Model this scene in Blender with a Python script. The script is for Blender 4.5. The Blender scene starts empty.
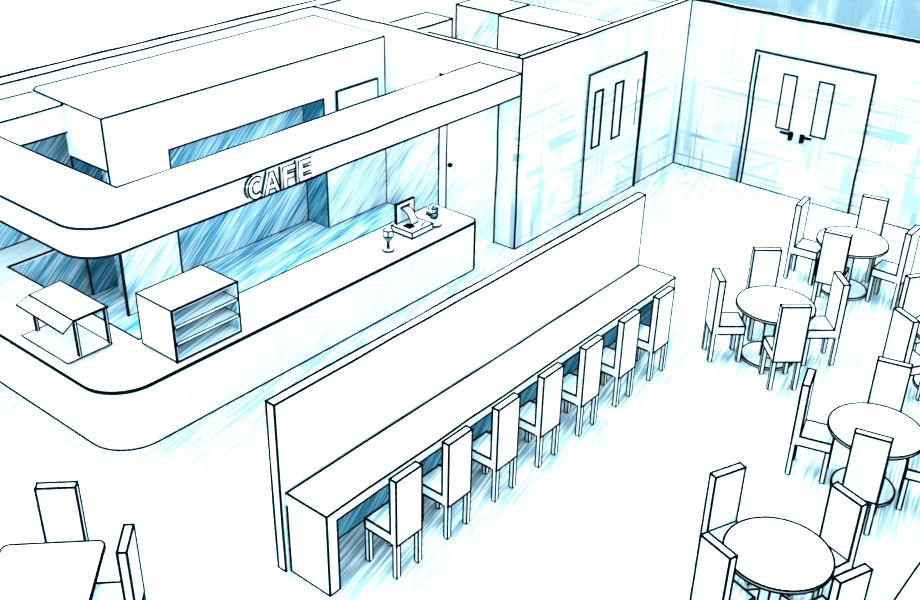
import bpy, math, random
from mathutils import Vector, Matrix
random.seed(7)
SC = bpy.context.scene
COL = SC.collection
PI = math.pi
R = math.radians

# ------------------------------------------------------------------ materials
class N:
    """small helper to write node trees"""
    def __init__(s, name):
        s.m = bpy.data.materials.new(name); s.m.use_nodes = True
        s.t = s.m.node_tree; s.t.nodes.clear()
        s.out = s.t.nodes.new('ShaderNodeOutputMaterial')
    def put(s, sock, v):
        if hasattr(v, 'is_output') or isinstance(v, bpy.types.NodeSocket): s.t.links.new(v, sock)
        else: sock.default_value = v
    def math(s, op, a, b=0.0, c=0.0, clamp=False):
        n = s.t.nodes.new('ShaderNodeMath'); n.operation = op; n.use_clamp = clamp
        s.put(n.inputs[0], a); s.put(n.inputs[1], b); s.put(n.inputs[2], c); return n.outputs[0]
    def xyz(s, x, y, z):
        n = s.t.nodes.new('ShaderNodeCombineXYZ')
        for i, q in enumerate((x, y, z)): s.put(n.inputs[i], q)
        return n.outputs[0]
    def sep(s, v):
        n = s.t.nodes.new('ShaderNodeSeparateXYZ'); s.put(n.inputs[0], v); return n.outputs
    def noise(s, v, scale, detail=0.0, rough=.5, dist=0.0):
        n = s.t.nodes.new('ShaderNodeTexNoise'); s.put(n.inputs['Vector'], v)
        n.inputs['Scale'].default_value = scale; n.inputs['Detail'].default_value = detail
        n.inputs['Roughness'].default_value = rough; n.inputs['Distortion'].default_value = dist
        return n.outputs['Fac']
    def ramp(s, f, stops):
        n = s.t.nodes.new('ShaderNodeValToRGB'); s.put(n.inputs[0], f); e = n.color_ramp.elements
        while len(e) < len(stops): e.new(.5)
        for q, (p, c) in zip(e, stops):
            q.position = p; q.color = (c, c, c, 1) if isinstance(c, (int, float)) else (*c, 1)
        return n.outputs[0]
    def mix(s, f, a, b):
        n = s.t.nodes.new('ShaderNodeMix'); n.data_type = 'RGBA'
        s.put(n.inputs['Factor'], f)
        for k, q in (('A', a), ('B', b)):
            i = [x for x in n.inputs if x.name == k and x.type == 'RGBA'][0]
            s.put(i, (*q, 1) if isinstance(q, tuple) else q)
        return [x for x in n.outputs if x.type == 'RGBA'][0]
    def finish(s, col):
        b = s.t.nodes.new('ShaderNodeBsdfDiffuse'); s.put(b.inputs['Color'], (*col, 1) if isinstance(col, tuple) else col)
        b.inputs['Roughness'].default_value = 0
        s.t.links.new(b.outputs[0], s.out.inputs[0]); return s.m
    def plane_coords(s):
        """across / along coordinates of the pencil strokes on floors and on both kinds of wall"""
        g = s.t.nodes.new('ShaderNodeNewGeometry')
        p = s.sep(g.outputs['Position']); n = s.sep(g.outputs['Normal'])
        ax = s.math('GREATER_THAN', s.math('ABSOLUTE', n[0]), .6)
        az = s.math('GREATER_THAN', s.math('ABSOLUTE', n[2]), .6)
        ay = s.math('SUBTRACT', s.math('SUBTRACT', 1.0, ax), az)
        def lin(a, b): # weighted sum of the three planes' coordinate
            r = None
            for w, (u, v, cu, cv) in zip((ax, ay, az), ((p[1], p[2], a[0], b[0]), (p[0], p[2], a[1], b[1]), (p[0], p[1], a[2], b[2]))):
                q = s.math('ADD', s.math('MULTIPLY', u, cu), s.math('MULTIPLY', v, cv))
                q = s.math('MULTIPLY', q, w)
                r = q if r is None else s.math('ADD', r, q)
            return r
        # stroke directions: x-walls (-.55 y,+.83 z), y-walls (.75 x,.66 z), floors (.97 x,.22 y)
        along = lin((-.55, .75, .97), (.83, .66, .22))
        across = lin((.83, -.66, -.22), (.55, .75, .97))
        pid = s.math('ADD', s.math('MULTIPLY', ax, 3.1), s.math('MULTIPLY', az, 7.7))
        return across, along, pid, p

PAPER = (.42, .52, .55)
def mat_shade_hatch(name, lo, hi, dark, mid, light, base, f=44.0, dens=0.0):
    """drawn shade painted as blue pencil hatching all over a surface"""
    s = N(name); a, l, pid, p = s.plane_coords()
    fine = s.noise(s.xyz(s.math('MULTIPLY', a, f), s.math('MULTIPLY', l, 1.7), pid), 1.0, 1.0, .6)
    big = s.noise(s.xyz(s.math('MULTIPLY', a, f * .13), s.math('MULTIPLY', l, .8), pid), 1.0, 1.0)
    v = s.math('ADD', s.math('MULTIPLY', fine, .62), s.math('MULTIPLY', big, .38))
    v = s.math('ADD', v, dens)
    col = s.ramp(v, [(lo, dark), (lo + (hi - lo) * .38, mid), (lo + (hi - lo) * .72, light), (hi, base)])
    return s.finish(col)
def mat_paper(name, base=PAPER, stroke=(.30, .44, .49), lo=.36, hi=.50):
    s = N(name); a, l, pid, p = s.plane_coords()
    fine = s.noise(s.xyz(s.math('MULTIPLY', a, 44), s.math('MULTIPLY', l, 1.5), pid), 1.0, 1.0, .6)
    col = s.mix(s.ramp(fine, [(lo, 0.0), (hi, 1.0)]), stroke, base)
    return s.finish(col)
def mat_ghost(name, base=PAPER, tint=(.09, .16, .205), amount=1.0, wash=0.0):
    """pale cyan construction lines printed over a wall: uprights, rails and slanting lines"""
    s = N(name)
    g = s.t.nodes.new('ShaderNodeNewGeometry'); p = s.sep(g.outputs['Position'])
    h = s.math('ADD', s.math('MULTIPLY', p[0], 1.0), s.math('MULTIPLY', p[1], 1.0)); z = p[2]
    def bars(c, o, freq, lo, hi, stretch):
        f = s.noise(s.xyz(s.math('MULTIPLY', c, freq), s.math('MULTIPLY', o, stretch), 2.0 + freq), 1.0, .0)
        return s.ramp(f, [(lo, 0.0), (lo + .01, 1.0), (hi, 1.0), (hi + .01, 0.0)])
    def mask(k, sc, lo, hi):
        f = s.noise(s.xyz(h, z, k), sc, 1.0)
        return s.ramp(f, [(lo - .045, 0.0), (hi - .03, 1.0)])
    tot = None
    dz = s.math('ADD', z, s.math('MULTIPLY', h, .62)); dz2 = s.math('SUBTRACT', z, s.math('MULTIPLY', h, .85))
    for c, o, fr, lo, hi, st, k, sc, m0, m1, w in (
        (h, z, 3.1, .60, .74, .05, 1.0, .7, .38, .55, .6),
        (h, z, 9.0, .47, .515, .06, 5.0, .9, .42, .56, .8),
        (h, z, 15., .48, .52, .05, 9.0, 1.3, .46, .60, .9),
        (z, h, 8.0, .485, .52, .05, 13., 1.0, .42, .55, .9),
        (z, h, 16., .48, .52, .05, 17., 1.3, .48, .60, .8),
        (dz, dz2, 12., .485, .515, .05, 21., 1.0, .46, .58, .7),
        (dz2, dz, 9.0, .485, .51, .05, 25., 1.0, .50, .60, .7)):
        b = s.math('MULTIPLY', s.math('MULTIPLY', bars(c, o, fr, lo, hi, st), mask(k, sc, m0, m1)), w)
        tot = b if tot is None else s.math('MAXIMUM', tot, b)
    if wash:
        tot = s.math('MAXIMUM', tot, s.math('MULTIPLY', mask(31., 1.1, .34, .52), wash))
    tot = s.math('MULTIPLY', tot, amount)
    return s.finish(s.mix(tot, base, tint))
def mat_plain(name, c): return N(name).finish(c)

M = {
 'paper': mat_paper('white_paper_finish'),
 'floor': mat_paper('white_floor_finish', base=(.39, .53, .585), stroke=(.128, .235, .295), lo=.45, hi=.60),
 'seat': mat_paper('white_seat_finish', stroke=(.16, .31, .37), lo=.43, hi=.58),
 'ink': mat_plain('black_ink', (.0004, .0008, .0014)),
 'navy': mat_plain('navy_ink', (.0004, .0022, .0065)),
 'light': mat_shade_hatch('pale_blue_shade_hatching', .28, .55, (.035, .17, .24), (.14, .27, .33), (.31, .42, .46), (.50, .56, .58)),  # three depths of drawn shade, put into the colour as hatching
 'mid': mat_shade_hatch('blue_shade_hatching', .31, .64, (.007, .08, .14), (.055, .195, .28), (.21, .37, .45), (.41, .51, .55)),
 'deep': mat_shade_hatch('deep_blue_shade_hatching', .33, .68, (.002, .04, .085), (.018, .12, .19), (.075, .26, .36), (.22, .38, .45)),
 'ghost': mat_ghost('ghost_line_print', amount=1.0, wash=.22),
 'ghost_soft': mat_ghost('faint_ghost_line_print', amount=.9, wash=.05),
 'ghost_door': mat_ghost('ghost_line_print_on_door', amount=.95, wash=.38),
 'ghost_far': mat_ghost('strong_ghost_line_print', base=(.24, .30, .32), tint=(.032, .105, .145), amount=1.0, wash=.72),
 'wine': mat_plain('blue_wine', (.03, .12, .17)),
}

# ------------------------------------------------------------------ geometry
class G:
    """collects solids (slot 0, 1, ...) and ink strokes (slot of the ink) into ONE mesh"""
    def __init__(s, mats, r=.009, ink='ink'):
        s.v = []; s.f = []; s.mi = []; s.mats = [M[k] for k in mats] + [M[ink]]; s.k = len(mats); s.r = r * 1.3
    def poly(s, vs, fs, mi=0):
        o = len(s.v); s.v += [Vector(q) for q in vs]
        for f in fs: s.f.append([o + i for i in f]); s.mi.append(mi)
    def box(s, x0, x1, y0, y1, z0, z1, mi=0, ink=True, skip=(), faces=None):
        vs = [(x, y, z) for z in (z0, z1) for y in (y0, y1) for x in (x0, x1)]
        fs = [(0, 2, 3, 1), (4, 5, 7, 6), (0, 1, 5, 4), (2, 6, 7, 3), (0, 4, 6, 2), (1, 3, 7, 5)]  # bot top front(y0) back left right
        for i, f in enumerate(fs): s.poly(vs, [f], (faces or {}).get(i, mi))
        if ink:
            names = {'b0': (0, 1), 'b1': (2, 3), 'b2': (0, 2), 'b3': (1, 3), 't0': (4, 5), 't1': (6, 7), 't2': (4, 6), 't3': (5, 7),
                     'v00': (0, 4), 'v10': (1, 5), 'v01': (2, 6), 'v11': (3, 7)}
            for n, (a, b) in names.items():
                if n not in skip: s.line(vs[a], vs[b])
    def line(s, a, b, r=None, wob=None):
        a, b = Vector(a), Vector(b); L = (b - a).length
        n = max(1, int(L / .45)); pts = []
        w = .5 * s.r
        for i in range(n + 1):
            p = a.lerp(b, i / n)
            if 0 < i < n: p = p + Vector((random.uniform(-w, w), random.uniform(-w, w), random.uniform(-w, w)))
            pts.append(p)
        s.path(pts, r)
    def path(s, pts, r=None, closed=False, sides=6):
        r = r * 1.2 if r else s.r; pts = [Vector(p) for p in pts]; n = len(pts); o = len(s.v)
        for i, p in enumerate(pts):
            if closed: t = pts[(i + 1) % n] - pts[i - 1]
            else: t = pts[min(i + 1, n - 1)] - pts[max(i - 1, 0)]
            t.normalize(); u = t.cross(Vector((0, 0, 1)) if abs(t.z) < .9 else Vector((1, 0, 0))).normalized(); w = t.cross(u)
            if not closed and i in (0, n - 1): p = p + t * (r * .7) * (1 if i else -1)
            for k in range(sides):
                c = 2 * PI * k / sides; s.v.append(p + (u * math.cos(c) + w * math.sin(c)) * r)
        for i in range(n if closed else n - 1):
            j = (i + 1) % n
            for k in range(sides):
                k2 = (k + 1) % sides
                s.f.append([o + i * sides + k, o + i * sides + k2, o + j * sides + k2, o + j * sides + k]); s.mi.append(s.k)
        if not closed:
            s.f.append([o + k for k in reversed(range(sides))]); s.mi.append(s.k)
            s.f.append([o + (n - 1) * sides + k for k in range(sides)]); s.mi.append(s.k)
    def prism(s, pts, z0, z1, mi=0, ink=True, verts=(), smooth_top=None):
        """upright prism over a plan outline; ink round the top and bottom rims and up the listed corners"""
        n = len(pts); vs = [(x, y, z0) for x, y in pts] + [(x, y, z1) for x, y in pts]
        s.poly(vs, [list(reversed(range(n))), list(range(n, 2 * n))] + [[i, (i + 1) % n, n + (i + 1) % n, n + i] for i in range(n)], mi)
        if ink:
            s.path(vs[n:], closed=True); s.path(vs[:n], closed=True)
            for i in verts: s.line(vs[i], vs[n + i])
    def lathe(s, prof, n=20, mi=0, cx=0, cy=0, ink_at=(), ribs=0, M4=None):
        o = len(s.v); st = len(s.v)
        for r_, z in prof:
            for k in range(n):
                a = 2 * PI * k / n; s.v.append(Vector((cx + r_ * math.cos(a), cy + r_ * math.sin(a), z)))
        for i in range(len(prof) - 1):
            for k in range(n):
                k2 = (k + 1) % n
                s.f.append([o + i * n + k, o + i * n + k2, o + (i + 1) * n + k2, o + (i + 1) * n + k]); s.mi.append(mi)
        s.f.append([o + k for k in reversed(range(n))]); s.mi.append(mi)
        s.f.append([o + (len(prof) - 1) * n + k for k in range(n)]); s.mi.append(mi)
        for i in ink_at:
            r_, z = prof[i]; s.path([(cx + r_ * math.cos(2 * PI * k / n), cy + r_ * math.sin(2 * PI * k / n), z) for k in range(n)], closed=True)
        for q in range(ribs):
            a = 2 * PI * (q + .1) / ribs; s.path([(cx + r_ * math.cos(a), cy + r_ * math.sin(a), z) for r_, z in prof])
    def build(s, name, parent=None, loc=(0, 0, 0), rz=0):
        me = bpy.data.meshes.new(name); me.from_pydata([tuple(q) for q in s.v], [], s.f); me.update()
        for m in s.mats: me.materials.append(m)
        me.polygons.foreach_set('material_index', s.mi)
        o = bpy.data.objects.new(name, me); COL.objects.link(o); o.location = loc; o.rotation_euler = (0, 0, rz)
        if parent is not None: o.parent = parent
        return o
def tag(o, label, cat, group=None, kind=None):
    o['label'] = label; o['category'] = cat
    if group: o['group'] = group
    if kind: o['kind'] = kind
    return o
def thing(name, label, cat, loc=(0, 0, 0), rz=0, group=None):
    o = bpy.data.objects.new(name, None); COL.objects.link(o); o.empty_display_size = .1
    o.location = loc; o.rotation_euler = (0, 0, rz); return tag(o, label, cat, group)
def struct(g, name, label=None, cat=None):
    o = g.build(name); o['kind'] = 'structure'
    if label: o['label'] = label; o['category'] = cat or 'wall'
    return o
def dup(root, label, loc, rz, group=None):
    r = root.copy(); COL.objects.link(r); r.location = loc; r.rotation_euler = (0, 0, rz); r['label'] = label
    if group: r['group'] = group
    for ch in list(root.children):
        c = ch.copy(); COL.objects.link(c); c.parent = r
        for gch in list(ch.children):
            d = gch.copy(); COL.objects.link(d); d.parent = c
    return r
def arc(cx, cy, r, a0, a1, n=12):
    return [(cx + r * math.cos(R(a0 + (a1 - a0) * i / n)), cy + r * math.sin(R(a0 + (a1 - a0) * i / n))) for i in range(n + 1)]
def circle(r, n=48): return [(r * math.cos(2 * PI * k / n), r * math.sin(2 * PI * k / n)) for k in range(n)]

# ------------------------------------------------------------------ the setting
FX0, FX1, FY0, FY1 = -9, 16, -10, 12
XB, YD, XW, YB, HW, HC = 6.347, 2.955, 10.666, 6.735, 2.677, 2.503
g = G(['floor']); g.box(FX0, FX1, FY0, FY1, -.06, 0, ink=False); struct(g, 'floor', 'white floor of the cafe hall', 'floor')
g = G(['mid'])  # kitchen floor with its shade painted in as hatching
g.box(.83, XB, 3.738, YB, -.02, .004, ink=False); struct(g, 'floor_kitchen', 'floor behind the cafe counter, shade painted on as blue hatching', 'floor')

g = G(['paper', 'light'], .011, 'navy')
g.box(FX0, XW + .15, YB, 6.96, 0, HW, ink=False)
g.line((FX0, YB, HW), (XW, YB, HW)); g.line((FX0, 6.96, HW + .008), (XW, 6.96, HW + .008), .016); g.line((FX0, YB, 0), (1.757, YB, 0))
struct(g, 'wall_back', 'long white back wall behind the kitchen', 'wall')
g = G(['mid'], .009); g.box(-2.0, XB - .01, YB - .02, YB, .719, 2.175, ink=False)  # thin added sheet: shade of the back wall painted as hatching
g.line((-2, YB - .02, .725), (1.7, YB - .02, .725)); struct(g, 'trim_1', 'sheet of painted shade hatching on the wall above the back counter', 'trim')

g = G(['ghost'], .013)
g.box(XW, XW + .12, -8, YB, 0, HW, ink=False)
g.line((XW, -8, HW), (XW, YB, HW), .022); g.line((XW, -8, 0), (XW, -.04, 0)); g.line((XW, 1.83, 0), (XW, YD, 0)); g.line((XW, YD, 0), (XW, YD, HW))
struct(g, 'wall_right', 'right wall with pale cyan line print and double doors', 'wall')

g = G(['ghost_soft'], .012)
T_ = .09
g.box(XB, XW, YD, YD + T_, 0, HW, ink=False)
g.line((XB, YD, HW), (XW, YD, HW)); g.line((XB, YD + T_, HW), (XW, YD + T_, HW), .014)
g.line((XB, YD, 0), (XB, YD, HW)); g.line((XB, YD, 0), (7.9, YD, 0)); g.line((9.36, YD, 0), (XW, YD, 0))
struct(g, 'wall_front', 'wall of the side room with tall double doors, faint cyan lines', 'wall')

g = G(['paper', 'light'], .011)
# left face of the side room: shade painted as hatching where it closes the kitchen, plain beyond its door
x0, x1 = XB, XB + T_
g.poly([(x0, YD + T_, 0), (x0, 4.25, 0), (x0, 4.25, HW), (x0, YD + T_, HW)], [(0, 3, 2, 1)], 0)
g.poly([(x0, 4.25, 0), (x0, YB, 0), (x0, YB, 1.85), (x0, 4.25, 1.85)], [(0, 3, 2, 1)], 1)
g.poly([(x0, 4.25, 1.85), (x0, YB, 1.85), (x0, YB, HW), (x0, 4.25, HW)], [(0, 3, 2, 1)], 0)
g.poly([(x1, YD + T_, 0), (x1, YB, 0), (x1, YB, HW), (x1, YD + T_, HW)], [(0, 1, 2, 3)], 0)
g.poly([(x0, YD + T_, HW), (x0, YB, HW), (x1, YB, HW), (x1, YD + T_, HW)], [(0, 3, 2, 1)], 0)
g.line((x0, YD, HW), (x0, YB, HW)); g.line((x1, YD + T_, HW), (x1, 4.6, HW), .016)
g.line((x0, YD, 0), (x0, 3.25, 0)); g.line((x0, 4.25, 0), (x0, 5.34, 0)); g.line((x0, 3.27, 0), (x0, 4.2, 0))
struct(g, 'wall_left', 'left wall of the side room with a single door beside the counter', 'wall')

# kitchen core: front wall with a wide opening, left wall with a pass-through, recess wall behind, roof slab
BX, KY, OX0, OX1, OZ, IY = 1.757, 5.341, 2.60, 5.145, 1.905, 5.756
g = G(['paper', 'light', 'deep'], .010, 'navy')
def wallface(g, x0, x1, z0, z1, low=None):
    g.box(x0, x1, KY, KY + .04, z0, z1, ink=False, mi=low or 0, faces={0: 2, 3: 2, 4: 2 if z1 < 2 or x0 > 3 else 0, 5: 2})  # lower faces and opening edges carry painted shade hatching
wallface(g, BX, OX0, 0, 1.6, 1); wallface(g, BX, OX0, 1.6, HC)
wallface(g, OX0, OX1, OZ, HC); wallface(g, OX1, XB, 0, 1.6, 1); wallface(g, OX1, XB, 1.6, HC)
for a, b in (((BX, KY, 0), (BX, KY, HC)), ((OX0, KY, 0), (OX0, KY, OZ)), ((OX1, KY, 0), (OX1, KY, OZ)), ((OX0, KY, OZ), (OX1, KY, OZ)),
             ((OX1, KY, 0), (XB, KY, 0)), ((BX, KY, 0), (OX0, KY, 0)), ((XB, KY, 0), (XB, KY, HC))): g.line(a, b)
g.line((BX, KY, 0), (BX, KY, 1.65), .016)
struct(g, 'wall_kitchen', 'white kitchen wall behind the counter with a wide opening', 'wall')
g = G(['mid', 'deep'], .010)  # shade inside the opening is painted into the wall colour
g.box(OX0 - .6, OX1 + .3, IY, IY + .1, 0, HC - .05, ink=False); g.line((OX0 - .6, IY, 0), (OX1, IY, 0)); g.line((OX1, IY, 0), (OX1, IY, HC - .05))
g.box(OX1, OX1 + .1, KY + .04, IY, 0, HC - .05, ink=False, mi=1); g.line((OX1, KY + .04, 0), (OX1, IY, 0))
struct(g, 'wall_recess', 'wall inside the kitchen opening, its shade painted as blue hatching', 'wall')
g = G(['deep'], .010); g.box(1.787, 2.6, 6.12, 6.13, 0, HC - .05, ink=False); g.line((1.787, 6.12, 0), (1.787, 6.12, HC - .1)); g.line((1.787, 6.12, 0), (2.5, 6.12, 0))  # deep interior shade painted as dark hatching
struct(g, 'wall_inner', 'wall seen through the side opening, deep shade painted as blue hatching', 'wall')
g = G(['paper'], .010, 'navy'); g.box(BX, BX + .1, KY + .04, 6.1, 1.88, HC, ink=False)
g.line((BX, KY + .02, 1.88), (BX, 6.07, 1.88)); g.line((BX, 6.07, 1.6), (BX, 6.07, 1.88)); g.line((BX, 6.1, 2.17), (BX, 6.1, HC))
struct(g, 'wall_side', 'white side wall over the open end of the kitchen', 'wall')
g = G(['paper'], .010, 'navy')
pts = [(BX, KY), (XB, KY), (XB, 6.86), (BX + .1, 6.86), (BX + .03, 6.83), (BX, 6.76)]
pts = [(BX + .02, KY + .02), (XB, KY + .02), (XB, YB - .002), (BX + .02, YB - .002)]
RZ = lambda y: HC + .004 + .04 * (y - KY) / (YB - KY)
m4 = [(x, y, HC - .05) for x, y in pts] + [(x, y, RZ(y)) for x, y in pts]
g.poly(m4, [(3, 2, 1, 0), (4, 5, 6, 7)] + [(i, (i + 1) % 4, 4 + (i + 1) % 4, 4 + i) for i in range(4)])
g.path([(x, y, RZ(y)) for x, y in ((XB, YB), (BX + .08, YB), (BX, YB - .08), (BX, KY), (XB, KY), (XB, YB))], .0115)
struct(g, 'ceiling', 'flat white roof slab of the kitchen', 'ceiling')
g = G(['paper'], .010, 'navy'); g.box(-6, BX - .002, 6.07, 6.3, 2.175, HC, ink=False)
g.box(-6, BX - .002, 6.3, YB - .002, HC - .06, HC, ink=False)
g.line((-6, 6.07, HC), (BX, 6.07, HC)); g.line((-6, 6.07, 2.175), (BX, 6.07, 2.175)); g.line((-6, YB - .01, HC), (BX, YB - .01, HC))
struct(g, 'trim_2', 'white beam running left from the kitchen roof', 'beam')
# far backdrop building outside
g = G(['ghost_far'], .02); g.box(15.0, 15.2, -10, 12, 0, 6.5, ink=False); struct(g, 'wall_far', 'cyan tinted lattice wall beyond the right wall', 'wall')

# doors -------------------------------------------------------------
def door_x():
    g = G(['ghost_door'], .013); x = XW
    g.box(x - .03, x - .001, -.04, 1.79, 0, 2.115, ink=False)
    X = x - .03
    for a, b in (((X, 1.79, 0), (X, 1.79, 2.115)), ((X, -.04, 0), (X, -.04, 2.115)), ((X, -.04, 2.115), (X, 1.79, 2.115)), ((X, -.04, 0), (X, 1.79, 0)),
                 ((X, 1.72, 0), (X, 1.72, 2.05))): g.line(a, b)
    d = struct(g, 'door_1', 'double doors with two slim panes and black handles in right wall', 'door')
    for y0, y1 in ((1.08, 1.29), (.51, .735)):
        p = G(['ghost_door'], .011); p.box(X - .012, X - .001, y0, y1, 1.038, 1.86, ink=False); q = X - .012
        for a, b in (((q, y0, 1.038), (q, y0, 1.86)), ((q, y1, 1.038), (q, y1, 1.86)), ((q, y0, 1.86), (q, y1, 1.86)), ((q, y0, 1.038), (q, y1, 1.038))): p.line(a, b)
        p.build('door_pane', d)
    for y, s in ((1.03, 1), (.85, -1)):
        h = G(['ink'], .012); q = X - .05
        h.box(q, X - .001, y - .03, y + .03, .90, 1.02, ink=False); h.path([(q - .02, y, 1.0), (q - .02, y + s * .14, 1.0)], .018); h.path([(q - .01, y, 1.02), (q - .02, y, .92)], .02)
        h.build('door_handle', d)
door_x()
def door_y():
    Y = YD - .03; g = G(['ghost_door'], .012)
    g.box(7.9, 9.38, Y, YD - .001, 0, 2.11, ink=False)
    g.line((7.9, Y, 0), (7.9, Y, 2.11)); g.line((7.9, Y, 2.11), (9.38, Y, 2.11)); g.line((9.38, Y, 0), (9.38, Y, 2.11), .028); g.line((7.9, Y, 0), (9.38, Y, 0))
    g.line((9.22, Y, 1.05), (9.22, Y, 1.75), .010)
    d = struct(g, 'door_2', 'tall double doors in the side room wall with two slim panes', 'door')
    for x0, x1 in ((8.06, 8.26), (8.585, 8.80)):
        p = G(['ghost_door'], .013); q = Y - .012; p.box(x0, x1, q, Y - .001, 1.0, 1.83, ink=False)
        for a, b in (((x0, q, 1.0), (x0, q, 1.83)), ((x1, q, 1.0), (x1, q, 1.83)), ((x0, q, 1.83), (x1, q, 1.83)), ((x0, q, 1.0), (x1, q, 1.0))): p.line(a, b)
        p.line((x1 - .03, q, 1.02), (x1 - .03, q, 1.8), .009)
        p.build('door_pane', d)
door_y()
def door_l():
    X = XB - .025; g = G(['paper'], .010)
    g.box(X, XB - .001, 3.28, 4.30, 0, 2.2, ink=False)
    for y, r in ((3.29, .012), (4.165, .010), (4.30, .012)): g.line((X, y, 0), (X, y, 2.2), r)
    g.line((X, 3.29, 2.2), (X, 4.3, 2.2))
    d = struct(g, 'door_3', 'single white door with a round black knob beside the counter', 'door')
    k = G(['ink'], .008); k.lathe([(.012, 0), (.012, .03), (.03, .035), (.036, .055), (.026, .075), (.004, .08)], 12)
    o = k.build('door_knob', d); o.location = (X, 4.06, .967); o.rotation_euler = (0, -PI / 2, 0)
door_l()

# ------------------------------------------------------------------ side-room cubicles
def block(name, x0, x1, y0, y1, z1, label, cat, mats, faces=None, r=.012, skip=()):
    g = G(mats, r); g.box(x0, x1, y0, y1, 0, z1, faces=faces, skip=skip); o = g.build(name); tag(o, label, cat); return o
block('storage_cabinet', 6.56, 7.51, 5.09, 5.57, 2.577, 'tall white cabinet standing alone against the back of the side room', 'cabinet', ['paper'])
block('cubicle', 8.19, 8.93, 4.76, 5.57, 2.577, 'white cubicle with one shaded side painted as blue hatching next to the tall cabinet', 'cubicle', ['paper', 'light'], {4: 1})  # hatching on the left face is its painted shade
block('cubicle', 8.12, 8.93, YD + T_ + .06, 4.70, 2.577, 'long white cubicle just behind the wall with tall double doors', 'cubicle', ['paper'], skip=('t1', 'v01', 'v11'))

# ------------------------------------------------------------------ canopy with sign
ZT, ZB = 2.487, 2.20
KX0, KF, KI, KXI = -.08, 2.955, 3.645, .754
t = thing('canopy', 'broad white canopy curving round above the cafe counter', 'canopy', (0, 0, 0))
RC = .38
out = [(XB - .004, KF)] + [(XB - .004, KI), (KXI, KI), (KXI, 6.05), (KX0, 6.05)] + arc(KX0 + RC, KF + RC, RC, 180, 270, 14)
g = G(['paper'], .011, 'navy')
n = len(out)
# strip built as quads so that the outline with its inner corner stays clean
vs = [(x, y, ZB) for x, y in out] + [(x, y, ZT) for x, y in out]
g.poly(vs, [[i, (i + 1) % n, n + (i + 1) % n, n + i] for i in reversed(range(n))])
inner = (KXI, KI)
ring = [(XB - .004, KF), (XB - .004, KI), (KXI, KI), (KXI, 6.05), (KX0, 6.05)] + arc(KX0 + RC, KF + RC, RC, 180, 270, 14)
for z, flip in ((ZT, 0), (ZB, 1)):
    P = [(x, y, z) for x, y in ring]; m = len(P)
    tris = [(0, 1, 2)] + [(2, 3, 4)] + [(2, 4, 5)] + [(2, i, i + 1) for i in range(5, m - 1)] + [(2, m - 1, 0)]
    g.poly(P, [tuple(reversed(f)) if flip else f for f in tris])
for z in (ZT, ZB):
    g.path([(KX0, 6.05, z)] + [(x, y, z) for x, y in arc(KX0 + RC, KF + RC, RC, 180, 270, 14)])
    g.line((KX0 + RC, KF, z), (XB - .01, KF, z), wob=.006)
g.line((KXI, KI, ZT), (XB - .01, KI, ZT)); g.line((KXI, KI, ZT), (KXI, 6.05, ZT)); g.line((XB - .02, KF, ZB), (XB - .02, KF, ZT)); g.line((XB - .02, KF, ZT), (XB - .02, KI, ZT))
g.build('canopy_slab', t)

def letter(ch, x, w, h, z0, label):
    """outlined block letter standing off the fascia"""
    g = G(['paper'], .008); d = .035; b = .055; y1 = KF - .018; y0 = y1 - d
    def solid(ps):
        m = len(ps); vs = [(a, y0, c) for a, c in ps] + [(a, y1, c) for a, c in ps]
        g.poly(vs, [list(range(m)), list(reversed(range(m, 2 * m)))] + [[i, m + i, m + (i + 1) % m, (i + 1) % m] for i in range(m)])
    def outline(ps, closed=True): g.path([(a, y0, c) for a, c in ps], closed=closed)
    X = lambda u: x + u * w
    Z = lambda u: z0 + u * h
    if ch == 'C':
        cx, cz = X(.52), Z(.5); a = [50 + 260 * i / 18 for i in range(19)]
        o = [(cx + .5 * w * math.cos(R(k)), cz + .5 * h * math.sin(R(k))) for k in a]
        i_ = [(cx + (.5 * w - b) * math.cos(R(k)), cz + (.5 * h - b) * math.sin(R(k))) for k in a]
        for k in range(18):
            c = [o[k], i_[k], i_[k + 1], o[k + 1]]
            vs = [(p, y0, q) for p, q in c] + [(p, y1, q) for p, q in c]
            g.poly(vs, [(0, 1, 2, 3), (7, 6, 5, 4), (0, 4, 5, 1), (1, 5, 6, 2), (2, 6, 7, 3), (3, 7, 4, 0)])
        outline(o + list(reversed(i_)))
        g.path([(p, y1 - .004, q) for p, q in [(p - .018, q) for p, q in o[3:13]]])
    else:
        if ch == 'A':
            L_ = [(0, 0), (.24, 0), (.32, .2), (.5, .2), (.5, .4), (.38, .4), (.5, .76), (.5, 1), (.38, 1)]
            solid([(X(a), Z(c)) for a, c in L_]); solid([(X(1 - a), Z(c)) for a, c in reversed(L_)])
            outline([(X(a), Z(c)) for a, c in ((0, 0), (.38, 1), (.62, 1), (1, 0), (.76, 0), (.68, .2), (.32, .2), (.24, 0))])
            outline([(X(.38), Z(.4)), (X(.5), Z(.76)), (X(.62), Z(.4))])
            g.path([(X(0) - .018, y1 - .004, Z(0)), (X(.38) - .018, y1 - .004, Z(1))])
        else:
            s = b / w; q = b / h
            if ch == 'E': o = [(0, 0), (0, 1), (1, 1), (1, 1 - q), (s, 1 - q), (s, .5 + q / 2), (.9, .5 + q / 2), (.9, .5 - q / 2), (s, .5 - q / 2), (s, q), (1, q), (1, 0)]
            else: o = [(0, 0), (0, 1), (1, 1), (1, 1 - q), (s, 1 - q), (s, .5 + q / 2), (.9, .5 + q / 2), (.9, .5 - q / 2), (s, .5 - q / 2), (s, 0)]
            o = [(X(a), Z(c)) for a, c in o]; solid(list(reversed(o))); outline(o)
            g.path([(X(0) - .018, y1 - .004, Z(0)), (X(0) - .018, y1 - .004, Z(1))])
    o = g.build('sign_letter'); return tag(o, label, 'sign', 'cafe sign letters')
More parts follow.
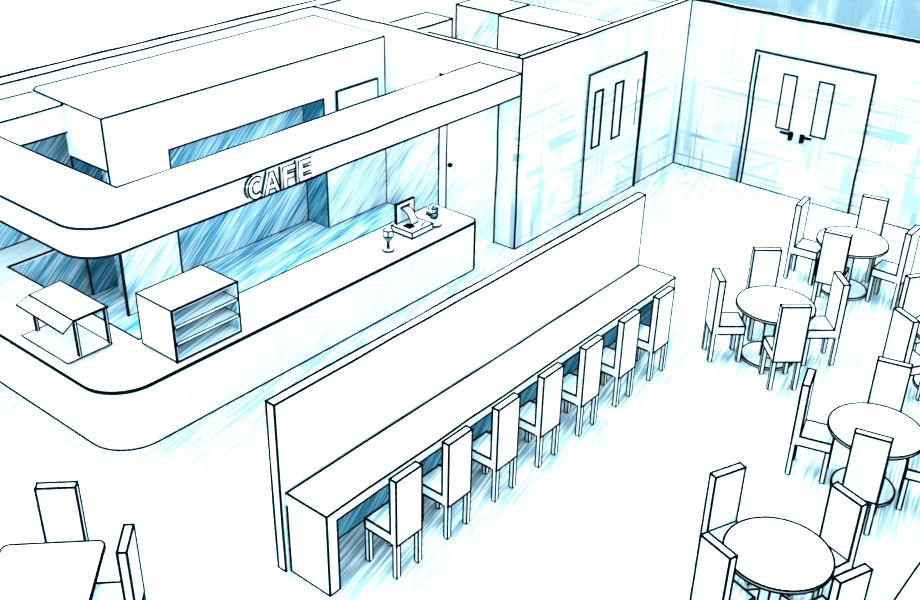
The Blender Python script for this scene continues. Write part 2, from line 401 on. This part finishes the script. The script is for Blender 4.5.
letter('C', 1.745, .215, .24, 2.232, 'raised letter C at the left end of the cafe sign')
letter('A', 1.955, .21, .235, 2.232, 'raised letter A in the cafe sign')
letter('F', 2.215, .165, .23, 2.232, 'raised letter F in the cafe sign')
letter('E', 2.43, .175, .23, 2.234, 'raised letter E at the right end of the cafe sign')

# blank board on the kitchen wall
g = G(['paper'], .010, 'navy'); g.box(5.36, 6.15, KY - .045, KY - .024, 1.35, 1.96); tag(g.build('notice_board'), 'blank white board on the kitchen wall above the canopy edge', 'board')

# ------------------------------------------------------------------ counter
CX0, CF, CB, CX1, CH = -.035, 2.99, 3.738, 5.53, .719
t = thing('service_counter', 'long white cafe counter with a rounded corner under the canopy', 'counter', (0, 0, 0))
def counter_ring(ex, r):
    return [(CX1 + ex - .06, CF - ex), (CX1 + ex - .015, CF - ex + .02), (CX1 + ex, CF - ex + .07), (CX1 + ex, CB), (.83, CB), (.83, 6.246), (2.0, 6.246), (2.0, YB - .025), (CX0 - ex, YB - .025)] + arc(CX0 - ex + r, CF - ex + r, r, 180, 270, 14)
def counter_solid(g, ring, z0, z1, kitchen=0):
    m = len(ring); vs = [(x, y, z0) for x, y in ring] + [(x, y, z1) for x, y in ring]
    for i in range(m): g.poly(vs, [[i, (i + 1) % m, m + (i + 1) % m, m + i]], kitchen if i in (3, 4, 5, 6) else 0)
    tris = [(0, 1, 4), (1, 2, 4), (2, 3, 4), (5, 6, 7), (5, 7, 8), (4, 5, 8), (4, 8, 9)] + [(4, i, i + 1) for i in range(9, m - 1)] + [(4, m - 1, 0)]
    g.poly([v for v in vs[m:]], tris); g.poly([v for v in vs[:m]], [tuple(reversed(f)) for f in tris])
g = G(['paper', 'mid'], .0125); ring = counter_ring(0, .45); counter_solid(g, ring, 0, CH - .035, 1)  # kitchen-side faces have their shade painted as hatching
g.path([(x, y, 0) for x, y in ring[8:]] + [(ring[0][0], ring[0][1], 0)] + [(x, y, 0) for x, y in ring[1:4]])
g.line((CX1 - .01, CF + .01, 0), (CX1 - .01, CF + .01, CH - .03)); g.line((CX1, CB, 0), (CX1, CB, CH - .03))
g.build('counter_body', t)
g = G(['paper'], .010); ring = counter_ring(.008, .45); counter_solid(g, ring, CH - .035, CH)
tp = [(x, y, CH) for x, y in ring]
g.path([(x, y, CH - .022) for x, y, z in [tp[8]] + tp[9:] + [tp[0]]], .019)
g.path(tp[0:4] + [tp[4]], .010); g.path([tp[4], tp[5]], .010); g.path([tp[5], tp[6]], .011)
g.build('worktop', t)

# pastry display case
t = thing('display_case', 'white open-fronted shelf case standing on the cafe counter', 'display case', (0.793, 3.050, CH + .024))
W, D, Hh, th = .835, .57, .565, .022
g = G(['paper', 'mid'], .0085)  # inner faces are coloured with painted shade hatching
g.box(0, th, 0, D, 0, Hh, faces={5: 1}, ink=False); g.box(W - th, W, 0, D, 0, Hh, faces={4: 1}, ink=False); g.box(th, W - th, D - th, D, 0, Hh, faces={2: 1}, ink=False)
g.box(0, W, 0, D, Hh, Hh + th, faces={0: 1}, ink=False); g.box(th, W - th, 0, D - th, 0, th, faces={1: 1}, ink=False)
HT = Hh + th
for a, b, r in (((0, 0, 0), (W, 0, 0), .011), ((0, 0, 0), (0, D, 0), .0085), ((0, 0, 0), (0, 0, HT), .013), ((W, 0, 0), (W, 0, HT), .011), ((0, D, 0), (0, D, HT), .0085),
    ((0, 0, HT), (W, 0, HT), .012), ((0, D, HT), (W, D, HT), .0085), ((0, 0, HT), (0, D, HT), .0085), ((W, 0, HT), (W, D, HT), .0085), ((W, D, 0), (W, D, HT), .0085)): g.line(a, b, r)
g.line((W - th, D - th, th), (W - th, D - th, Hh), .007)
g.build('case_body', t)
for z in (.185, .375):  # shelf tops and undersides share the painted interior shade
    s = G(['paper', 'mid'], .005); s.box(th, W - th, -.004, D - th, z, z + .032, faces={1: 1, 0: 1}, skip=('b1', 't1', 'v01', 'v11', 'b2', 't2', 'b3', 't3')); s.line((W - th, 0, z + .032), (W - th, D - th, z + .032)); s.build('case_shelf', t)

# tasting stand with folded roof
t = thing('display_stand', 'small open stand with a folded white roof on the counter corner', 'display stand', (0.049, 3.830, CH + .024))
g = G(['paper'], .0065); g.box(0, .52, 0, .835, 0, .010, skip=('b0', 'b1', 'b2', 'b3', 'v00', 'v10', 'v01', 'v11')); g.build('stand_base', t)
def sheet(g, c, th=.012):
    c = [Vector(k) for k in c]; nrm = (c[1] - c[0]).cross(c[3] - c[0]).normalized() * th
    vs = c + [k - nrm for k in c]
    g.poly(vs, [(0, 1, 2, 3), (7, 6, 5, 4), (0, 4, 5, 1), (1, 5, 6, 2), (2, 6, 7, 3), (3, 7, 4, 0)])
    g.path(c, closed=True)
g = G(['paper'], .0085); ZR = 1.143 - CH
sheet(g, [(.155, .03, ZR), (.545, .03, ZR), (.555, .87, ZR), (.165, .84, ZR)])
sheet(g, [(.03, .05, ZR - .10), (.155, .03, ZR), (.165, .84, ZR), (.05, .92, ZR - .10)])
g.line((.155, .03, ZR), (.545, .03, ZR), .012); g.build('stand_roof', t)
for x, y in ((.165, .04), (.52, .04), (.165, .80), (.5, .80)):
    g = G(['paper'], .0066); g.box(x - .012, x + .012, y - .012, y + .012, .010, ZR - .013, skip=('b0', 'b1', 'b2', 'b3', 't0', 't1', 't2', 't3')); g.build('stand_post', t)

# cash register with receipt
t = thing('cash_register', 'small cash register with upright screen and curled receipt on the counter', 'cash register', (4.519, 3.200, CH + .024))
g = G(['paper', 'ink'], .0086); g.box(0, .39, 0, .35, 0, .07)
g.box(.07, .19, .1, .24, .07, .073, mi=1, ink=False)
g.path([(.22, .06, .073), (.27, .06, .073), (.30, .09, .073), (.35, .09, .073)], .008)
for x, y in ((.04, .3), (.04, .04), (.35, .3)): g.box(x, x + .02, y, y + .015, .07, .08, mi=1, ink=False)
g.build('register_body', t)
g = G(['paper', 'ink'], .0086); g.box(.07, .40, .325, .35, .07, .33); g.path([(.15, .322, .27), (.31, .322, .27)], .012); g.path([(.17, .322, .24), (.29, .322, .24)], .008); g.build('register_screen', t)
g = G(['paper'], .0075)
prof = [(.318, .25), (.27, .245), (.22, .21), (.18, .15), (.155, .085)]
for (a, za), (b, zb) in zip(prof[:-1], prof[1:]):
    g.poly([(.16, a, za), (.28, a, za), (.28, b, zb), (.16, b, zb), (.16, a, za - .004), (.28, a, za - .004), (.28, b, zb - .004), (.16, b, zb - .004)], [(0, 1, 2, 3), (7, 6, 5, 4), (0, 4, 5, 1), (1, 5, 6, 2), (2, 6, 7, 3), (3, 7, 4, 0)])
for x in (.16, .28): g.path([(x, a, z) for a, z in prof])
g.path([(.16, .155, .085), (.28, .155, .085)]); g.build('receipt', t)

# wine glass
t = thing('wine_glass', 'stemmed wine glass half filled with blue drink left of the register', 'glass', (4.096, 3.212, CH + .024))
g = G(['paper'], .0078); g.lathe([(.068, .0), (.068, .006), (.02, .014)], 20, ink_at=(0,)); g.build('foot', t)
g = G(['paper'], .0078); g.lathe([(.014, .014), (.011, .06), (.014, .115)], 8, ribs=4); g.build('stem', t)
g = G(['wine'], .0078); g.lathe([(.016, .115), (.05, .135), (.064, .17), (.062, .19)], 16, ink_at=(3,)); g.build('drink', t)
g = G(['paper'], .0078); g.lathe([(.0625, .19), (.062, .22), (.055, .262)], 16, ink_at=(0, 2), ribs=5); g.path([(.016 * math.cos(a), .016 * math.sin(a), .115) for a in [k * PI / 4 for k in range(8)]], closed=True); g.build('bowl', t)
# dessert cup
t = thing('dessert_cup', 'tilted stemmed cup of blue and white scoops right of the register', 'cup', (5.029, 3.255, CH + .024))
g = G(['paper'], .0085); g.lathe([(.075, 0), (.075, .008), (.015, .015), (.013, .09)], 16, ink_at=(0,)); g.build('cup_foot', t)
g = G(['wine', 'paper'], .0085); g.lathe([(.015, 0), (.055, .04), (.085, .11)], 14, ink_at=(1, 2), ribs=4)
o = g.build('cup_bowl', t); o.location = (0, 0, .085); o.rotation_euler = (R(-16), R(-18), 0)
for k, (x, y, z) in enumerate(((-.07, .05, .195), (.0, .03, .215), (-.03, .08, .215), (-.06, -.01, .185))):
    g = G(['paper' if k != 1 else 'wine'], .006); g.lathe([(.008, -.036), (.03, -.022), (.038, 0), (.03, .022), (.008, .036)], 10, ink_at=(2,), ribs=2)
    o = g.build('scoop', t); o.location = (x, y, z)

# ------------------------------------------------------------------ partition and bar
X1, YW, YP, HP = 5.60, .606, .70, 1.738
g = G(['paper'], .0095)
g.box(-.04, X1, YW, YP, 0, HP, ink=True, skip=('b0',)); o = g.build('partition_wall'); o['kind'] = 'structure'; o['label'] = 'low white partition wall standing behind the long bar'; o['category'] = 'wall'
t = thing('bar_counter', 'long white bar counter fixed to the low partition wall', 'bar', (0, 0, 0))
YF, BH = .105, .85
yb = YW - .022
g = G(['paper', 'deep'], .0095); g.box(0, X1, YF, yb, BH - .10, BH, faces={0: 1}, ink=False)  # shade below the bar top painted on its underside
g.line((0, YF, BH), (X1, YF, BH)); g.line((0, yb - .006, BH), (X1, yb - .006, BH)); g.line((0, YF, BH), (0, yb - .006, BH)); g.line((X1, YF, BH), (X1, yb - .006, BH))
g.line((.115, YF, BH - .10), (X1 - .115, YF, BH - .10)); g.line((0, YF, BH - .1), (0, YF, BH)); g.line((X1, YF, BH - .1), (X1, YF, BH)); g.build('bar_top', t)
for x, nm in ((0, 0), (X1 - .115, 1)):
    g = G(['paper', 'deep'], .0095); g.box(x, x + .115, YF, yb, 0, BH - .10, faces={5: 1} if nm == 0 else {4: 1}, ink=False)  # inner side painted with the under-bar shade
    for xx in (x, x + .115): g.line((xx, YF, 0), (xx, YF, BH - .10)); g.line((xx, YF, 0), (xx, yb - .006, 0)); g.line((xx, yb - .006, 0), (xx, yb - .006, BH - .14))
    g.line((x, YF, 0), (x + .115, YF, 0)); g.build('end_panel', t)
g = G(['deep'], .0095); g.box(.115, X1 - .115, YW - .04, YW - .022, 0, BH - .10, ink=False); g.line((.115, YW - .04, 0), (X1 - .115, YW - .04, 0)); g.build('back_panel', t)  # under-bar shade painted over the whole panel

# ------------------------------------------------------------------ chairs
CW, CD, CHH, TB, SZ, AZ, LG = .316, .373, 1.055, .071, .479, .375, .043
def make_chair(label, group):
    t = thing('dining_chair', label, 'chair', group=group)
    w, y0, y1, yb = CW / 2, -CD / 2, CD / 2, -CD / 2 + TB
    r = .0092
    g = G(['paper'], r); g.box(-w, w, y0, yb, AZ, CHH, skip=('b1', 'b2', 'b3', 'v01', 'v11'))
    for x in (-w, w): g.line((x, yb, SZ), (x, yb, CHH))
    g.build('backrest', t)
    g = G(['paper', 'seat'], r); g.box(-w, w, yb, y1, AZ, SZ, faces={1: 1}, skip=('b0', 'v00', 'v10')); g.build('seat', t)
    for x, y in ((-w, y0), (w - LG, y0), (-w, y1 - LG), (w - LG, y1 - LG)):
        g = G(['paper'], .0068)
        b = .008
        vs = [(x + b, y + b, 0), (x + LG - b, y + b, 0), (x + LG - b, y + LG - b, 0), (x + b, y + LG - b, 0),
              (x, y, .02), (x + LG, y, .02), (x + LG, y + LG, .02), (x, y + LG, .02), (x, y, AZ), (x + LG, y, AZ), (x + LG, y + LG, AZ), (x, y + LG, AZ)]
        g.poly(vs, [(3, 2, 1, 0), (8, 9, 10, 11)] + [(i, (i + 1) % 4, 4 + (i + 1) % 4, 4 + i) for i in range(4)] + [(4 + i, 4 + (i + 1) % 4, 8 + (i + 1) % 4, 8 + i) for i in range(4)])
        for i in range(4): g.path([vs[i], vs[4 + i], vs[8 + i]])
        g.path([Vector(q) + Vector((0, 0, .006)) for q in vs[:4]], closed=True); g.build('leg', t)
    return t
BAR_G = 'chairs along the bar'
CHAIRS = [
 (.669, -.010, -.8, 'white high-backed chair at the near end of the long bar', BAR_G),
 (1.345, -.005, 0, 'second white high-backed chair from the near end of the long bar', BAR_G),
 (2.041, -.008, 0, 'third white high-backed chair from the near end of the long bar', BAR_G),
 (2.745, -.006, -.4, 'fourth and middle white high-backed chair along the long bar', BAR_G),
 (3.443, -.010, 0, 'fifth white high-backed chair, third from the far end of the long bar', BAR_G),
 (4.150, -.010, 0, 'sixth white high-backed chair, next to last at the far end of the long bar', BAR_G),
 (4.843, -.015, 0, 'white high-backed chair at the far end of the long bar', BAR_G),
]
TB_N = {'A': 'round table nearest the right wall doors', 'B': 'round table off the far end of the bar', 'C': 'round table at right edge halfway up',
        'D': 'front round table at bottom right', 'E': 'round table hidden behind chairs at right edge'}
SIDE = {'A1': 'left', 'A2': 'far side', 'A3': 'near side', 'A4': 'right', 'B1': 'left', 'B2': 'far side', 'B3': 'near side', 'B4': 'right',
        'C1': 'left', 'C2': 'far side', 'C3': 'near side', 'C4': 'right, legs only', 'D1': 'far left', 'D2': 'far right', 'D3': 'near left', 'D4': 'near right',
        'E1': 'near side', 'E2': 'far side'}
for k, x, y, a in (('A1', 8.215, -.399, 185.3), ('A2', 8.809, -.941, 102.0), ('A3', 7.722, -.957, -79.4), ('A4', 8.292, -1.493, -.6),
        ('B1', 5.722, -.533, -138.5), ('B2', 6.481, -.624, 128.9), ('B3', 5.633, -1.283, -48.2), ('B4', 6.364, -1.386, 42.1),
        ('C1', 4.312, -2.233, -165.1), ('C2', 4.947, -2.647, 103.2), ('C3', 3.902, -2.892, -77.8), ('C4', 4.501, -3.277, 15.1),
        ('D1', 2.395, -2.322, 157.4), ('D2', 2.676, -3.038, 70.9), ('D3', 1.703, -2.617, -107.8), ('D4', 1.990, -3.340, -22.2),
        ('E1', 6.248, -2.430, -121.6), ('E2', 7.05, -2.255, 146.0)):
    CHAIRS.append((x, y, a, 'white high-backed chair, %s of %s' % (SIDE[k], TB_N[k[0]]), 'chairs at the round tables'))
CHAIRS.append((-1.418, 1.748, 134.5, 'white high-backed chair behind the square table at bottom left', 'chairs at the square table'))
CHAIRS.append((-1.441, 1.006, 44.8, 'white high-backed chair right of the square table at bottom left', 'chairs at the square table'))
c0 = None
for x, y, a, lb, gr in CHAIRS:
    if c0 is None:
        c0 = make_chair(lb, gr); c0.location = (x, y, 0); c0.rotation_euler = (0, 0, R(a))
    else: dup(c0, lb, (x, y, 0), R(a), gr)

# ------------------------------------------------------------------ tables
def make_table(label):
    t = thing('round_table', label, 'table', group='round cafe tables'); r = .0085
    g = G(['paper'], r); g.prism(circle(.437), .672, .70); g.build('tabletop', t)
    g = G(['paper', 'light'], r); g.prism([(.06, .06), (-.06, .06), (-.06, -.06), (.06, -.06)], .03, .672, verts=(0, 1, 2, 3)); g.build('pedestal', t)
    g = G(['paper'], r); g.prism(circle(.295), 0, .03); g.build('table_base', t)
    for k in range(4):
        a = R(45 + 90 * k); g = G(['paper'], .006); g.box(.20, .30, -.02, .02, .635, .671, skip=('t0', 't1', 't2', 't3')); g.build('top_bracket', t, rz=a)
    return t
t0 = None
for k, x, y in (('A', 8.25, -.955), ('B', 6.046, -.958), ('C', 4.405, -2.765), ('D', 2.19, -2.82), ('E', 6.78, -2.72)):
    lb = 'white ' + TB_N[k]
    if t0 is None: t0 = make_table(lb); t0.location = (x, y, 0); t0.rotation_euler = (0, 0, R(20))
    else: dup(t0, lb, (x, y, 0), R({'B': 0, 'C': 30, 'D': 62, 'E': 10}[k]))
t = thing('square_table', 'white square table with rounded corners at bottom left', 'table', (-1.80, 1.375, 0), R(45))
hs, rr = .402, .06
sq = arc(hs - rr, hs - rr, rr, 0, 90, 5) + arc(-hs + rr, hs - rr, rr, 90, 180, 5) + arc(-hs + rr, -hs + rr, rr, 180, 270, 5) + arc(hs - rr, -hs + rr, rr, 270, 360, 5)
g = G(['paper'], .008); g.prism(sq, .672, .70); g.build('tabletop', t)
g = G(['paper'], .008); g.prism([(.06, .06), (-.06, .06), (-.06, -.06), (.06, -.06)], .03, .672, verts=(0, 1, 2, 3)); g.build('pedestal', t)
g = G(['paper'], .008); g.prism(circle(.295), 0, .03); g.build('table_base', t)
t = thing('long_table', 'edge of a long white table at the bottom right corner', 'table', (0, 0, 0))
g = G(['paper'], .008); g.box(2.0, 4.2, -4.4, -3.735, .66, .70); g.build('tabletop', t)
for x in (2.1, 4.1):
    g = G(['paper'], .008); g.box(x - .04, x + .04, -4.3, -3.84, 0, .66); g.build('trestle', t)

# ------------------------------------------------------------------ light
w = bpy.data.worlds.new('open_sky'); SC.world = w; w.use_nodes = True
bg = w.node_tree.nodes['Background']; bg.inputs[0].default_value = (.93, .98, 1.0, 1); bg.inputs[1].default_value = 1.1
l = bpy.data.lights.new('sun', 'SUN'); l.energy = 2.2; l.angle = R(40); lo = bpy.data.objects.new('sun', l); COL.objects.link(lo)
lo.location = (3, 3, 12); lo.rotation_euler = (R(-14), R(-4), 0)

# ------------------------------------------------------------------ camera
F = Vector((.682, .551, -.482)); 
yaw, pit, rol = R(38.93), R(28.80), R(-1.24)
F = Vector((math.cos(pit) * math.cos(yaw), math.cos(pit) * math.sin(yaw), -math.sin(pit)))
r_ = Vector((math.sin(yaw), -math.cos(yaw), 0)); d_ = F.cross(r_)
Rt = math.cos(rol) * r_ + math.sin(rol) * d_; Dn = -math.sin(rol) * r_ + math.cos(rol) * d_
cam = bpy.data.cameras.new('camera'); co = bpy.data.objects.new('camera', cam); COL.objects.link(co)
m = Matrix((Rt, -Dn, -F)).transposed().to_4x4(); m.translation = Vector((-4.8217, -5.1311, 6.7577)); co.matrix_world = m
cam.sensor_width = 36; cam.lens = 1113.2 / 920 * 36; cam.clip_end = 200
SC.camera = co
vs = SC.view_settings; vs.view_transform = 'Standard'; vs.look = 'None'; vs.gamma = 1; vs.use_curve_mapping = False
vs.exposure = 2.62
